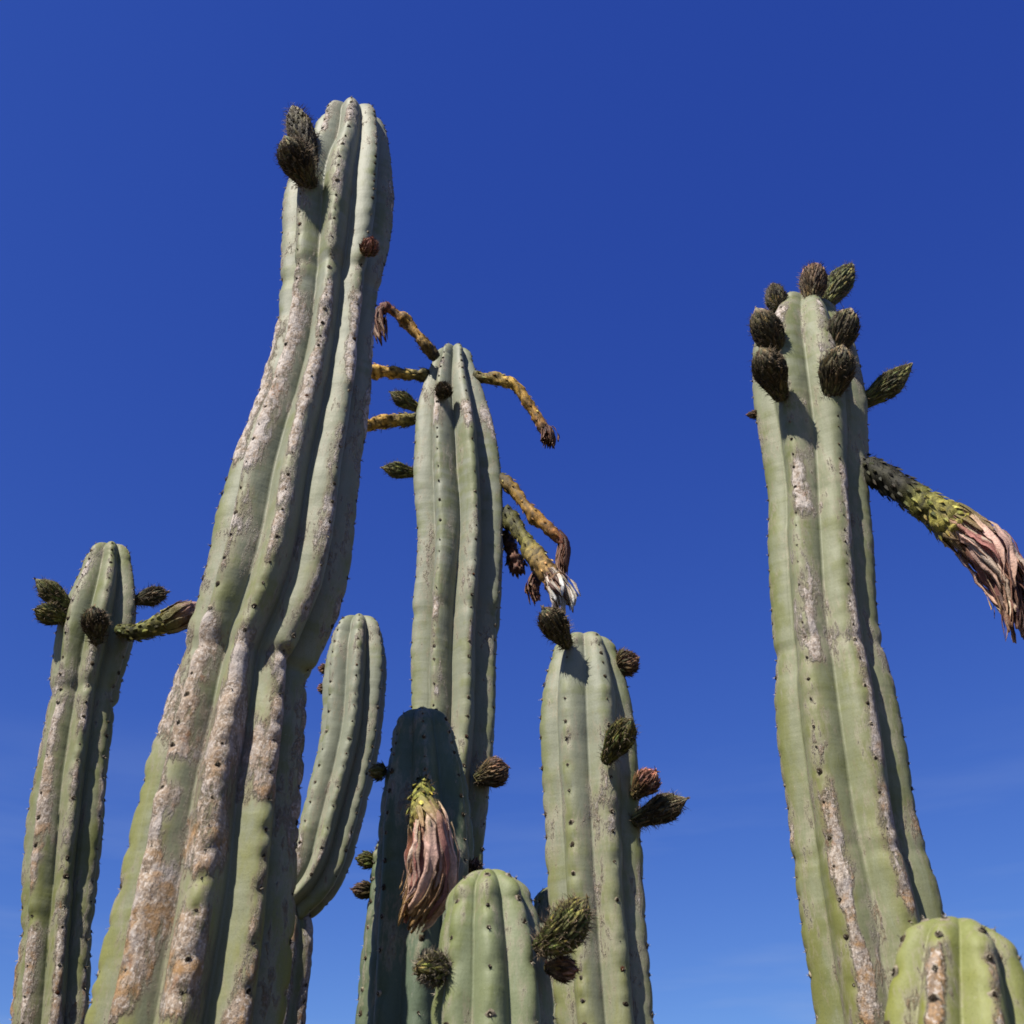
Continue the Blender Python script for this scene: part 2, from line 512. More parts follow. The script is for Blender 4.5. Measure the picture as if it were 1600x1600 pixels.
    # B x A handedness
    nn = np.cross(V[ns // 2, 1] - V[ns // 2, 0], V[ns // 2 + 1, 0] - V[ns // 2, 0])
    if np.dot(nn, nrm.reshape(ns, na, 3)[ns // 2, 0]) < 0:
        F = F[:, ::-1]; Ftop = Ftop[:, ::-1]
    young = np.clip(1 - (ss[-1] - ss) / young_len, 0, 1)[:, None] * np.clip(1 - wave * 0.6, 0, 1)
    agev = np.clip((ypix - age[1]) / (age[0] - age[1]), 0, 1)[:, None] * np.ones_like(wave)
    at_ = {'crest': np.append((np.ones((ns, 1)) * (1 - wave)).ravel(), 1),
           'cork': np.append(cork.ravel(), 0),
           'young': np.append(young.ravel(), 1),
           'age': np.append(agev.ravel(), 0)}
    st = build(name, flat, [F, Ftop], mat, root, True, at_, offset=root.location)
    # areole felt pads and short spines
    pv, pf, pc = [], [], []
    sv, sf, scol = [], [], []
    nv = 0; nsv = 0
    for q, x in are:
        idx = int(np.clip(np.searchsorted(ss, x), 1, ns - 2))
        w0 = (x - ss[idx - 1]) / max(1e-6, ss[idx] - ss[idx - 1])
        col = q * M
        P = V[idx - 1, col] * (1 - w0) + V[idx, col] * w0
        Tn = unit(V[idx + 1, col] - V[idx - 1, col])
        Sd = unit(V[idx, (col + 1) % na] - V[idx, (col - 1) % na])
        Nn = unit(np.cross(Tn, Sd))
        if np.dot(Nn, P - axis[idx]) < 0:
            Nn = -Nn
        old = float(np.clip((ypix[idx] - 700) / 700, 0, 1))
        sz = areole_size * r_.uniform(0.0009, 0.0027) * (1 + 0.5 * old)
        # pad: a shallow felt cushion, dark in the middle, pale round the rim
        m_ = 8
        an = np.linspace(0, 2 * np.pi, m_, endpoint=False)
        rimc = np.array((0.30, 0.26, 0.19)) * r_.uniform(0.6, 1.4) if r_.random() < white else np.array((0.09, 0.07, 0.045))
        darkc = np.array((0.022, 0.016, 0.010)) * r_.uniform(0.6, 1.8)
        if r_.random() < 0.4 * (1 - old):
            darkc = rimc * 0.55
        if r_.random() < 0.04:
            darkc = np.array((0.16, 0.05, 0.02))
        for rr_, hh_, cc_ in ((1.25, -0.0006, rimc), (0.85, 0.0011, rimc), (0.6, 0.0013, darkc)):
            jig = 1 + 0.2 * r_.standard_normal(m_)
            ring = P + (np.cos(an) * jig)[:, None] * Sd * sz * rr_ + (np.sin(an) * jig)[:, None] * Tn * sz * rr_ * 1.15 + Nn * hh_
            pv.append(ring); pc.append(np.tile(cc_, (m_, 1)))
        pv.append((P + Nn * 0.0014)[None]); pc.append(darkc[None])
        for lv in range(2):
            a0 = nv + lv * m_
            for t in range(m_):
                pf.append((a0 + t, a0 + (t + 1) % m_, a0 + m_ + (t + 1) % m_)); pf.append((a0 + t, a0 + m_ + (t + 1) % m_, a0 + m_ + t))
        for t in range(m_):
            pf.append((nv + 2 * m_ + t, nv + 2 * m_ + (t + 1) % m_, nv + 3 * m_))
        nv += 3 * m_ + 1
        for t in range(r_.integers(2, 6)):
            d = unit(Nn + Sd * r_.normal(0, .6) + Tn * r_.normal(0, .6))
            L = r_.uniform(0.0025, 0.006); w = 0.0005
            b0 = P + Nn * 0.001
            e1 = unit(np.cross(d, Tn)); e2 = np.cross(d, e1)
            for ang in (0, 2.1, 4.2):
                sv.append(b0 + w * (math.cos(ang) * e1 + math.sin(ang) * e2))
            sv.append(b0 + d * L)
            cc = np.array((0.62, 0.55, 0.42)) if r_.random() < 0.65 else np.array((0.10, 0.07, 0.05))
            scol += [cc] * 4
            sf += [(nsv, nsv + 1, nsv + 3), (nsv + 1, nsv + 2, nsv + 3), (nsv + 2, nsv, nsv + 3)]
            nsv += 4
    o = build('areoles', np.vstack(pv), np.array(pf), M_AREOLE, root, True, colors=np.vstack(pc), offset=root.location)
    o['kind'] = 'stuff'
    o = build('spines', np.array(sv), np.array(sf), M_HAIR, root, False, colors=np.array(scol), offset=root.location)
    o['kind'] = 'stuff'
    info = Stem(); info.V = V; info.axis = axis; info.ss = ss; info.root = root; info.ypix = ypix; info.rr = rr
    return info


# ------------------------------------------------------------------ buds and flowers
def spline(P, n):
    """smooth curve through points, n samples"""
    P = np.asarray(P, float)
    if len(P) == 2:
        P = np.array((P[0], P[0] * .67 + P[1] * .33, P[0] * .33 + P[1] * .67, P[1]))
    Q = np.vstack((2 * P[0] - P[1], P, 2 * P[-1] - P[-2]))
    out = []
    t = np.linspace(0, len(P) - 1, n)
    for x in t:
        i = min(int(x), len(P) - 2); f = x - i
        a, b, c, d = Q[i], Q[i + 1], Q[i + 2], Q[i + 3]
        out.append(0.5 * (2 * b + (c - a) * f + (2 * a - 5 * b + 4 * c - d) * f * f + (3 * b - a - 3 * c + d) * f ** 3))
    return np.array(out)


def frames(C):
    T = unit(np.gradient(C, axis=0))
    a = np.array((0.3, -0.9, 0.2)); U = []
    a = a - T[0] * np.dot(a, T[0])
    for t in T:
        a = a - t * np.dot(a, t); a = a / np.linalg.norm(a); U.append(a)
    U = np.array(U)
    return T, U, np.cross(T, U)


def lerpc(stops, u):
    """colour along a tube from [(u, rgb), ...]"""
    us = [s_[0] for s_ in stops]
    return np.array([np.interp(u, us, [s_[1][i] for s_ in stops]) for i in range(3)])


def floral(root, name, pts, rads, cols, scales=60, s_len=0.011, s_w=0.005, lift=0.25, hairs=120, h_len=0.010,
           hair_col=(0.16, 0.12, 0.08), seed=0, lumps=0.06, u_range=(0.02, 0.97), tip_shrink=0.7, label=None, hair_range=(0.0, 0.95)):
    """a bud or floral tube: fleshy core, overlapping pointed scales in a spiral, woolly hair from their axils"""
    r_ = np.random.default_rng(5000 + seed)
    ns, na = 44, 18
    C = spline(pts, ns)
    ur = np.linspace(0, 1, len(rads))
    u = np.linspace(0, 1, ns)
    R = spline(np.stack((ur, np.asarray(rads), np.zeros(len(rads))), 1), ns)[:, 1].clip(0.0003)
    T, U, W = frames(C)
    th = np.linspace(0, 2 * np.pi, na, endpoint=False)
    ring = np.cos(th)[None, :, None] * U[:, None] + np.sin(th)[None, :, None] * W[:, None]
    V = C[:, None] + ring * R[:, None, None]
    V = V.reshape(-1, 3)
    V = V + ring.reshape(-1, 3) * (lumps * np.repeat(R, na) * vnoise(V, 110, seed))[:, None]
    V = np.vstack((V, C[0], C[-1] + T[-1] * R[-1] * 0.6))
    i = np.arange(ns - 1)[:, None] * na; jj = np.arange(na)[None]; j2 = (jj + 1) % na
    F = np.stack((i + jj, i + j2, i + na + j2, i + na + jj), -1).reshape(-1, 4)
    E = np.vstack([(len(V) - 2, (t + 1) % na, t) for t in range(na)] + [((ns - 1) * na + t, (ns - 1) * na + (t + 1) % na, len(V) - 1) for t in range(na)])
    mot = 0.8 + 1.0 * vnoise(V, 120, seed + 2) + 0.5 * vnoise(V, 300, seed + 3)
    cc = np.vstack([np.tile(lerpc(cols, x) * 0.95, (na, 1)) for x in u] + [lerpc(cols, 0)[None], lerpc(cols, 1)[None]]) * np.clip(mot, .18, 1.9)[:, None]
    core = build(name, V, [F, E], M_SCALE, root, True, colors=cc, offset=root.location)
    if label:
        core['label'] = label

    def frame_at(x):
        f = x * (ns - 1); i0 = min(int(f), ns - 2); w = f - i0
        g = lambda a: a[i0] * (1 - w) + a[i0 + 1] * w
        return g(C), g(R), unit(g(T)), unit(g(U)), unit(g(W)), (R[i0 + 1] - R[i0]) / max(1e-6, np.linalg.norm(C[i0 + 1] - C[i0]))

    sv, sf, scol = [], [], []
    for q in range(scales):
        x = u_range[0] + (u_range[1] - u_range[0]) * ((q + 0.5) / scales) + r_.normal(0, 0.006)
        x = min(max(x, 0), 0.995)
        ang = q * 2.39996 + r_.normal(0, 0.12)
        c, r, t, uu, ww, slope = frame_at(x)
        n = math.cos(ang) * uu + math.sin(ang) * ww
        sd = unit(np.cross(t, n))
        d = unit(t + n * slope)                        # along the surface towards the tip
        n2 = unit(n - t * slope)
        L = s_len * r_.uniform(0.75, 1.25) * (1 - (1 - tip_shrink) * x)
        w = s_w * r_.uniform(0.8, 1.2)
        lf = lift * r_.uniform(0.5, 1.5)
        p0 = c + n * r
        b = len(sv)
        sv += [p0 - sd * w * .5, p0 + sd * w * .5, p0 + n2 * w * .35,
               p0 + d * L * .45 - sd * w * .55 + n2 * L * lf * .25, p0 + d * L * .45 + sd * w * .55 + n2 * L * lf * .25, p0 + d * L * .5 + n2 * (w * .4 + L * lf * .35),
               p0 + d * L + n2 * L * lf]
        sf += [(b, b + 2, b + 5), (b, b + 5, b + 3), (b + 2, b + 1, b + 4), (b + 2, b + 4, b + 5), (b + 3, b + 5, b + 6), (b + 5, b + 4, b + 6),
               (b, b + 3, b + 4), (b, b + 4, b + 1), (b + 3, b + 6, b + 4)]
        c0 = lerpc(cols, x) * r_.choice((0.35, 0.7, 1.0, 1.6, 2.4), p=(.25, .3, .25, .13, .07)) * r_.uniform(.8, 1.2) * np.array((1 + r_.normal(0, .12), 1, 1 + r_.normal(0, .12)))
        scol += [c0 * .7] * 3 + [c0, c0, c0 * 1.25, c0 * np.array((1.5, 1.2, 1.1))]
    if sv:
        o = build('bud_scales', np.array(sv), np.array(sf), M_SCALE, core, False, colors=np.clip(np.array(scol), 0.004, 0.8), offset=root.location)
        o['kind'] = 'stuff'
    hv, hf, hc = [], [], []
    for q in range(hairs):
        x = r_.uniform(*hair_range); ang = r_.uniform(0, 6.283)
        c, r, t, uu, ww, slope = frame_at(x)
        n = math.cos(ang) * uu + math.sin(ang) * ww
        d = unit(n + t * r_.uniform(-.1, .9) + r_.normal(0, .35, 3))
        d2 = unit(d + r_.normal(0, .5, 3))
        L = h_len * r_.uniform(.5, 1.5); w = 0.00042
        p0 = c + n * r * 0.95
        e1 = unit(np.cross(d, t)); e2 = np.cross(d, e1)
        b = len(hv)
        m = p0 + d * L * .55
        for a_ in (0, 2.1, 4.2):
            hv.append(p0 + w * (math.cos(a_) * e1 + math.sin(a_) * e2))
        for a_ in (0, 2.1, 4.2):
            hv.append(m + w * .8 * (math.cos(a_) * e1 + math.sin(a_) * e2))
        hv.append(m + d2 * L * .45)
        for a_ in range(3):
            n_ = (a_ + 1) % 3
            hf += [(b + a_, b + n_, b + 3 + n_), (b + a_, b + 3 + n_, b + 3 + a_), (b + 3 + a_, b + 3 + n_, b + 6)]
        hc += [np.array(hair_col) * r_.uniform(.4, 1.7)] * 7
    if hv:
        o = build('woolly_hair', np.array(hv), np.array(hf), M_HAIR, core, False, colors=np.clip(np.array(hc), 0, .8), offset=root.location)
        o['kind'] = 'stuff'
    core_info = Stem(); core_info.obj = core; core_info.frame_at = frame_at; core_info.C = C
    return core_info


DARKBUD = [(0, (0.085, 0.08, 0.028)), (0.45, (0.055, 0.045, 0.022)), (0.75, (0.08, 0.07, 0.03)), (1, (0.30, 0.25, 0.16))]
GREENBUD = [(0, (0.13, 0.14, 0.035)), (0.5, (0.09, 0.095, 0.03)), (0.85, (0.14, 0.14, 0.04)), (1, (0.22, 0.19, 0.11))]
BROWNBUD = [(0, (0.10, 0.085, 0.03)), (0.5, (0.10, 0.065, 0.035)), (1, (0.20, 0.12, 0.08))]
REDBUD = [(0, (0.14, 0.12, 0.04)), (0.5, (0.20, 0.095, 0.065)), (1, (0.32, 0.15, 0.11))]


def bud(st, Y, base, tip, w, dyb=0.0, dyt=0.0, cols=DARKBUD, seed=0, hairs=170, h_len=0.011, shape='egg', label=None, scales=None, hair_col=(0.24, 0.18, 0.12), name='flower_bud', sag=0.0):
    """base and tip as seen in the photograph, w its widest in photograph pixels, dy metres towards the camera"""
    b, mpp = at(base[0], base[1], Y - dyb)
    t, mpp2 = at(tip[0], tip[1], Y - dyt)
    R = w / 2 * (mpp + mpp2) / 2 * 0.93
    if shape == 'egg':
        prof = [0.44, 0.52, 0.70, 0.90, 1.0, 0.95, 0.70, 0.12]
    elif shape == 'long':
        prof = [0.50, 0.56, 0.66, 0.82, 0.97, 1.0, 0.82, 0.5, 0.10]
    else:                                              # ball
        prof = [0.55, 0.85, 1.0, 1.0, 0.9, 0.66, 0.25]
    L = np.linalg.norm(t - b)
    mid = (b + t) / 2 + np.array((0, 0, -sag))
    P = [b, mid, t]
    n = scales or int(np.clip(L * R * 6.28 / (0.0048 * 0.0048) * 0.9, 40, 260))
    return floral(st.root, name, P, [R * x * 0.93 for x in prof], cols, n, min(0.017, R * 1.0 + .003), min(0.0048, R * 0.34 + .0006), 0.13, int(hairs * 2.6), h_len, hair_col, seed, label=label)


def wrap_petals(root, core, name, P, prof, n, u0, u1, width, cols, seed, layers=1, jitter=0.12, crumple=0.18, flare=0.0, fray=0.0, stuff=False, seg=18, across=7, rough=1.0):
    """petals that lie around a hanging axis: each is its own strip with thickness, creases and a free end"""
    r_ = np.random.default_rng(9000 + seed)
    C = spline(P, 40)
    Rp = np.interp(np.linspace(0, 1, 40), np.linspace(0, 1, len(prof)), prof)
    T, U, W = frames(C)
    uu = np.linspace(0, 1, 40)
    g = lambda A, x: np.stack([np.interp(x, uu, A[:, i]) for i in range(3)], 1)
    allV, allF, allC = [], [], []
    nb = 0
    for q in range(n):
        a0 = r_.uniform(*u0) if isinstance(u0, tuple) else u0
        a1 = r_.uniform(*u1) if isinstance(u1, tuple) else u1
        x = np.linspace(a0, a1, seg)
        v = np.linspace(-1, 1, across)
        ang0 = q * 2.39996 + r_.normal(0, .2)
        swing = r_.normal(0, 0.5)
        tt = np.linspace(0, 1, seg)
        c, t_, u_, w_ = g(C, x), unit(g(T, x)), unit(g(U, x)), unit(g(W, x))
        Rr = np.interp(x, uu, Rp) * (1 - 0.25 * layers * r_.random()) * (1 + jitter * r_.normal())
        Rr = Rr + flare * tt ** 2 * r_.uniform(-.3, 1.2)
        wd = width * r_.uniform(.7, 1.25) * np.clip(np.sin(np.pi * (0.16 + 0.80 * tt)) ** 0.6, 0.12, 1)
        ang = ang0 + swing * tt
        phase = r_.uniform(0, 6.28)
        V = np.zeros((seg, across, 3))
        for j_, vv in enumerate(v):
            da = vv * wd / np.maximum(Rr, width * .55)
            crease = crumple * width * (0.55 * math.sin(2.6 * vv + phase) + 0.5 * np.sin(9 * tt + 2.2 * vv + phase)) * (0.4 + tt)
            rr_ = Rr + crease + 0.12 * width * vv * vv
            aa = ang + da
            V[:, j_] = c + (np.cos(aa)[:, None] * u_ + np.sin(aa)[:, None] * w_) * rr_[:, None]
        V = V.reshape(-1, 3)
        V += rough * width * (0.55 * np.stack([vnoise(V, 42, seed * 7 + d) for d in range(3)], 1) + 0.22 * np.stack([vnoise(V, 120, seed * 7 + q + d) for d in range(3)], 1) + 0.08 * np.stack([vnoise(V, 330, seed * 7 + q + d) for d in range(3)], 1))
        # thickness
        nrm = np.zeros_like(V).reshape(seg, across, 3)
        G = V.reshape(seg, across, 3)
        nrm = unit(np.cross(np.gradient(G, axis=0), np.gradient(G, axis=1))).reshape(-1, 3)
        V2 = np.vstack((V + nrm * 0.00015, V - nrm * 0.00015))
        m_ = seg * across
        F = []
        for a_ in range(seg - 1):
            for b_ in range(across - 1):
                k0 = a_ * across + b_
                F.append((k0, k0 + 1, k0 + across + 1, k0 + across)); F.append((m_ + k0, m_ + k0 + across, m_ + k0 + across + 1, m_ + k0 + 1))
        for a_ in range(seg - 1):
            for k0, k1 in ((a_ * across, (a_ + 1) * across), ((a_ + 1) * across + across - 1, a_ * across + across - 1)):
                F.append((k0, k1, m_ + k1, m_ + k0))
        for b_ in range(across - 1):
            k0 = (seg - 1) * across + b_
            F.append((k0, k0 + 1, m_ + k0 + 1, m_ + k0))
        cs = cols[min(int(len(cols) * r_.random() ** 1.9), len(cols) - 1)]
        br = r_.uniform(.6, 1.2)
        cc = np.array([lerpc(cs, a_) * br for a_ in tt for _ in range(across)])
        streak = 1 + 0.22 * vnoise(np.stack((np.tile(v, seg) * 3 + q, np.repeat(tt, across) * 1.3, np.zeros(m_)), 1), 1.7, seed)
        cc = np.clip(cc * streak[:, None], 0.004, .85)
        cc = np.vstack((cc, cc))
        if stuff:
            allV.append(V2); allF.append(np.array(F) + nb); allC.append(cc); nb += len(V2)
        else:
            build(name, V2, np.array(F), M_PETAL, core, True, colors=cc, offset=root.location)
    if stuff:
        o = build(name, np.vstack(allV), np.vstack(allF), M_PETAL, core, True, colors=np.vstack(allC), offset=root.location)
        o['kind'] = 'stuff'


def path(Y, pts):
    """[(px, py, metres nearer than Y)] -> points and mean metres per pixel"""
    P, m = [], []
    for x, y, d in pts:
        p, k = at(x, y, Y - d); P.append(p); m.append(k)
    return P, float(np.mean(m))


def spent_flower(st, Y, pts, w0, w1, cols, seed, scales=40, tassel=None, tassel_cols=None, label=None, n_tassel=26, tassel_w=0.0022, tassel_R=8, hairs=60):
    """a dried, bent floral tube with a withered brush of petals at its end"""
    P, mpp = path(Y, pts)
    rads = [w0 / 2 * mpp * 0.95, w0 / 2 * mpp, (w0 * .6 + w1 * .4) / 2 * mpp, w1 / 2 * mpp, w1 / 2 * mpp * 0.85]
    rr_ = np.random.default_rng(seed)
    rads = np.interp(np.linspace(0, 1, 11), np.linspace(0, 1, 5), rads) * rr_.uniform(0.68, 1.1, 11)
    f = floral(st.root, 'spent_flower', P, [x * 0.92 for x in rads], [(a_, tuple(0.72 * v_ for v_ in b_)) for a_, b_ in cols], scales, 0.011, 0.0042, 0.28, hairs * 2, 0.008, (0.10, 0.07, 0.05), seed, lumps=0.3, label=label)
    if tassel:
        Q, m2 = path(Y, tassel)
        k = tassel_R * m2
        wrap_petals(st.root, f.obj, 'withered_petals', Q, [k * .75, k, k * 1.15, k * 1.0, k * .8], n_tassel, (0, .25), (.6, 1.0), tassel_w, tassel_cols, seed, 2, .35, .9, flare=k * .5, stuff=True, seg=9, across=3)
    return f


TAN = [(0, (0.10, 0.10, 0.035)), (0.25, (0.62, 0.41, 0.07)), (0.6, (0.64, 0.35, 0.07)), (0.85, (0.26, 0.13, 0.06)), (1, (0.16, 0.07, 0.04))]
YEL = [(0, (0.08, 0.09, 0.035)), (0.3, (0.36, 0.29, 0.07)), (0.6, (0.74, 0.44, 0.08)), (1, (0.86, 0.52, 0.11))]
RUST = [(0, (0.08, 0.075, 0.035)), (0.2, (0.42, 0.26, 0.06)), (0.5, (0.60, 0.32, 0.07)), (0.75, (0.32, 0.11, 0.06)), (1, (0.20, 0.08, 0.05))]
BRUSH = [[(0, (0.18, 0.07, 0.045)), (1, (0.24, 0.12, 0.07))], [(0, (0.10, 0.04, 0.03)), (1, (0.13, 0.06, 0.04))], [(0, (0.28, 0.15, 0.09)), (1, (0.40, 0.25, 0.16))]]
PALE = [[(0, (0.7, 0.6, 0.5)), (1, (0.95, 0.9, 0.82))], [(0, (0.45, 0.3, 0.2)), (1, (0.95, 0.85, 0.75))]]
PINK = [[(0, (0.60, 0.48, 0.28)), (0.35, (0.78, 0.52, 0.44)), (1, (0.66, 0.44, 0.32))],
        [(0, (0.66, 0.52, 0.34)), (0.4, (0.84, 0.68, 0.58)), (1, (0.76, 0.56, 0.38))],
        [(0, (0.42, 0.27, 0.15)), (0.4, (0.50, 0.22, 0.19)), (1, (0.32, 0.15, 0.12))]]
SEPAL = [[(0, (0.28, 0.27, 0.07)), (0.5, (0.34, 0.27, 0.10)), (1, (0.36, 0.22, 0.13))], [(0, (0.32, 0.29, 0.09)), (1, (0.42, 0.27, 0.16))]]
STRAW = [[(0, (0.40, 0.24, 0.14)), (0.5, (0.46, 0.31, 0.18)), (1, (0.42, 0.25, 0.09))], [(0, (0.5, 0.32, 0.22)), (1, (0.50, 0.34, 0.15))]]

G = 'columnar cacti standing close together against the sky'
CAT = 'cactus'


def foot(px, py, Y):
    p, _ = at(px, py, Y)
    return (float(p[0]), float(Y), 0.0)


# ---- the tall thick one, left of centre
YB = 1.25
root = thing('columnar_cactus', foot(300, 1600, YB), 'tallest and thickest grey-green cactus with scarred ribs and two dark buds near its tip', CAT, G)
big = make_stem(root, 'stem', 160,
    [(215, 494, 602), (250, 484, 608), (285, 462, 612), (310, 450, 612), (350, 444, 611), (400, 444, 603), (450, 444, 591), (500, 440, 584), (550, 432, 580),
     (600, 418, 577), (650, 402, 572), (700, 383, 565), (750, 365, 558), (800, 350, 553), (850, 340, 549), (900, 328, 541), (950, 312, 528),
     (1000, 299, 500), (1030, 288, 480), (1060, 281, 472), (1100, 270, 474), (1150, 255, 472), (1200, 239, 468), (1250, 226, 465), (1300, 214, 462), (1350, 205, 460),
     (1400, 195, 458), (1450, 182, 455), (1500, 170, 451), (1550, 158, 446), (1600, 148, 440), (1700, 125, 425)],
    YB, 9, 8, M_SKIN, depth=0.28, edge=.42, seed=1, pit=0.0026, age=(1500, 500), young_len=0.03, spacing=0.030, areole_size=1.15, speck=.2, pinch=((1040, .075, 11), (462, .05, 8)),
    corks=[(0, 470, 780, .6, 1.0), (0, 195, 260, .4, .9), (1, 470, 660, .6, .95), (1, 680, 1000, .4, .6), (-1, 440, 800, .75, 1.0), (-1, 205, 270, .45, .9), (-2, 500, 770, .8, 1.0), (0, 780, 860, .5, .75), (-1, 800, 900, .5, .8), (2, 480, 700, .5, .8),
           (1, 205, 270, .25, .5), (0, 840, 960, .3, .6), (-1, 860, 980, .3, .55), (-1, 990, 1240, .85, 1.0), (0, 1010, 1420, .78, 1.0), (1, 1020, 1300, .75, .95), (-2, 1000, 1180, .7, .9), (1, 1280, 1640, .4, .6),
           (-1, 1250, 1640, .85, 1.0), (0, 1440, 1640, .7, .95), (1, 1300, 1440, .35, .7), (1, 1540, 1650, .4, .8), (2, 1030, 1300, .5, .6), (-1, 300, 360, .2, .5)])
bud(big, YB, (492, 282), (459, 168), 46, .065, .085, DARKBUD, 1, 260, .013, shape='egg')
bud(big, YB, (486, 296), (446, 216), 56, .070, .135, DARKBUD, 2, 300, .013, shape='egg')
bud(big, YB, (574, 398), (580, 376), 26, .060, .085, REDBUD, 3, 130, .007, shape='ball', hair_col=(.42, .22, .17))

# ---- tall slender one in the centre
YC = 1.9
root = thing('columnar_cactus', foot(690, 1600, YC), 'tall slim cactus in the middle with bent dried flowers sticking out on both sides', CAT, G)
mid = make_stem(root, 'stem', 538,
    [(572, 676, 740), (600, 664, 749), (650, 651, 765), (700, 647, 778), (750, 645, 785), (800, 648, 788), (850, 651, 789), (900, 650, 787), (950, 645, 783),
     (1000, 643, 778), (1050, 641, 776), (1100, 641, 776), (1150, 639, 774), (1200, 635, 770), (1250, 631, 765), (1300, 627, 760), (1400, 620, 755), (1500, 615, 748), (1600, 610, 742), (1700, 604, 735)],
    YC, 8, -22, M_SKIN, depth=0.34, seed=2, pit=0.0012, age=(1700, 900), young_len=0.02, spacing=0.036, pinch=((975, .03, 9),),
    corks=[(0, 620, 720, .45, .8), (1, 640, 720, .35, .7), (2, 640, 720, .5, .8), (0, 950, 1050, .35, .75), (1, 980, 1060, .3, .6), (1, 820, 860, .2, .6), (0, 1080, 1140, .25, .5)])
spent_flower(mid, YC, [(682, 560, .05), (660, 534, .07), (632, 500, .08), (606, 482, .09), (594, 486, .09)], 24, 20, RUST, 11, 44,
    [(600, 478, .09), (592, 492, .09), (592, 515, .09), (598, 540, .09)], BRUSH, 'rust-brown dried flower hooked downwards', 34, .0032, 9)
spent_flower(mid, YC, [(670, 586, .02), (640, 586, .03), (605, 581, .04), (570, 580, .05)], 23, 24, YEL, 12, 44)
bud(mid, YC, (656, 640), (612, 614), 25, .01, .03, GREENBUD, 13, 90, shape='long')
spent_flower(mid, YC, [(654, 654, .02), (625, 657, .03), (595, 660, .04), (560, 668, .05)], 23, 25, YEL, 14, 44)
bud(mid, YC, (652, 740), (600, 731), 25, .01, .03, GREENBUD, 15, 90, shape='long')
bud(mid, YC, (697, 620), (689, 600), 24, .075, .11, DARKBUD, 16, 90, shape='ball')
spent_flower(mid, YC, [(742, 588, .02), (775, 593, .03), (805, 603, .04), (832, 640, .04), (848, 668, .04), (856, 688, .04)], 25, 19, TAN, 17, 52,
    [(850, 666, .04), (855, 676, .04), (857, 688, .04), (855, 698, .04)], BRUSH, None, 44, .0024, 10)
spent_flower(mid, YC, [(782, 745, .03), (806, 770, .05), (834, 806, .07), (862, 830, .08), (880, 848, .08), (880, 868, .08)], 26, 18, RUST, 18, 56,
    [(868, 828, .08), (882, 850, .08), (878, 880, .08), (874, 905, .08)], BRUSH, None, 30, .003, 9)
spent_flower(mid, YC, [(790, 800, .02), (812, 832, .05), (836, 868, .09), (858, 898, .12), (872, 915, .13)], 34, 38, [(0, (.07, .075, .025)), (.4, (.22, .20, .05)), (.75, (.50, .30, .10)), (1, (.30, .13, .07))], 19, 60,
    [(858, 893, .13), (870, 915, .14), (880, 935, .145), (884, 960, .145)], PALE + BRUSH, 'thick drooping spent flower with a bleached frayed end', 48, .004, 15, 90)
spent_flower(mid, YC, [(788, 835, -.01), (797, 852, 0), (803, 872, 0), (808, 892, 0)], 24, 28, REDBUD, 20, 50, [(803, 870, 0), (808, 885, 0), (812, 900, 0)], BRUSH, None, 26, .003, 9, 80)
spent_flower(mid, YC, [(846, 885, .02), (838, 902, .02), (835, 920, .02), (838, 938, .02)], 20, 14, REDBUD, 21, 20, [(838, 895, .02), (832, 920, .02), (838, 945, .02)], BRUSH, None, 20, .0026, 8, 20)
bud(mid, YC, (742, 1218), (792, 1200), 46, .05, .06, BROWNBUD, 22, 120, shape='egg')

# ---- the bluish one in the shade of the tall column, with the hanging flower
YD = 1.43
root = thing('columnar_cactus', foot(650, 1600, YD), 'dark shaded cactus in the centre with a big wilted pink flower hanging down its front', CAT, G)
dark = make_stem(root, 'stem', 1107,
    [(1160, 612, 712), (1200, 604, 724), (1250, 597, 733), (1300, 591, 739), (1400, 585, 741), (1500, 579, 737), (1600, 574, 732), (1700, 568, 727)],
    YD, 7, 4, M_SKIN_BLUE_SHADED, depth=0.24, seed=3, pit=0.001, age=(2400, 1500), young_len=0.02, spacing=0.026, areole_size=.9)
bud(dark, YD, (602, 1207), (582, 1204), 24, .0, .01, GREENBUD, 31, 60, .005, shape='ball')
bud(dark, YD, (738, 1368), (743, 1346), 24, .0, .01, BROWNBUD, 32, 80, .006, shape='ball', hair_col=(.3, .2, .16))
P, mpp = path(YD, [(662, 1222, .045), (660, 1238, .095), (658, 1262, .125), (662, 1285, .130)])
f = floral(root, 'wilted_flower', P, [12 * mpp, 14 * mpp, 16 * mpp, 18 * mpp, 20 * mpp], [(0, (.10, .10, .03)), (.5, (.30, .30, .06)), (1, (.34, .28, .08))], 40, .013, .0065, .25, 120, .012, (.22, .16, .09), 33, lumps=.15,
           label='limp pink flower with brown papery tip')
Q, _ = path(YD, [(660, 1250, .120), (670, 1290, .130), (674, 1340, .125), (668, 1385, .115), (652, 1418, .105), (634, 1452, .1)])
wrap_petals(root, f.obj, 'petal', Q, [15 * mpp, 25 * mpp, 33 * mpp, 30 * mpp, 22 * mpp, 11 * mpp], 46, (.02, .26), (.36, .97), .0052, PINK, 34, 1, .2, .6, rough=1.5)
wrap_petals(root, f.obj, 'stamens', Q, [12 * mpp, 24 * mpp, 34 * mpp, 32 * mpp, 24 * mpp, 16 * mpp], 26, (.3, .6), (.75, 1.0), .0010, STRAW, 37, 1, .25, 1.2, flare=.006, stuff=True, seg=12, across=3, rough=3.0)
wrap_petals(root, f.obj, 'sepal', Q, [16 * mpp, 27 * mpp, 35 * mpp, 32 * mpp, 22 * mpp, 11 * mpp], 9, (0, .05), (.10, .26), .0055, SEPAL, 35, 0, .06, .2, rough=.5)
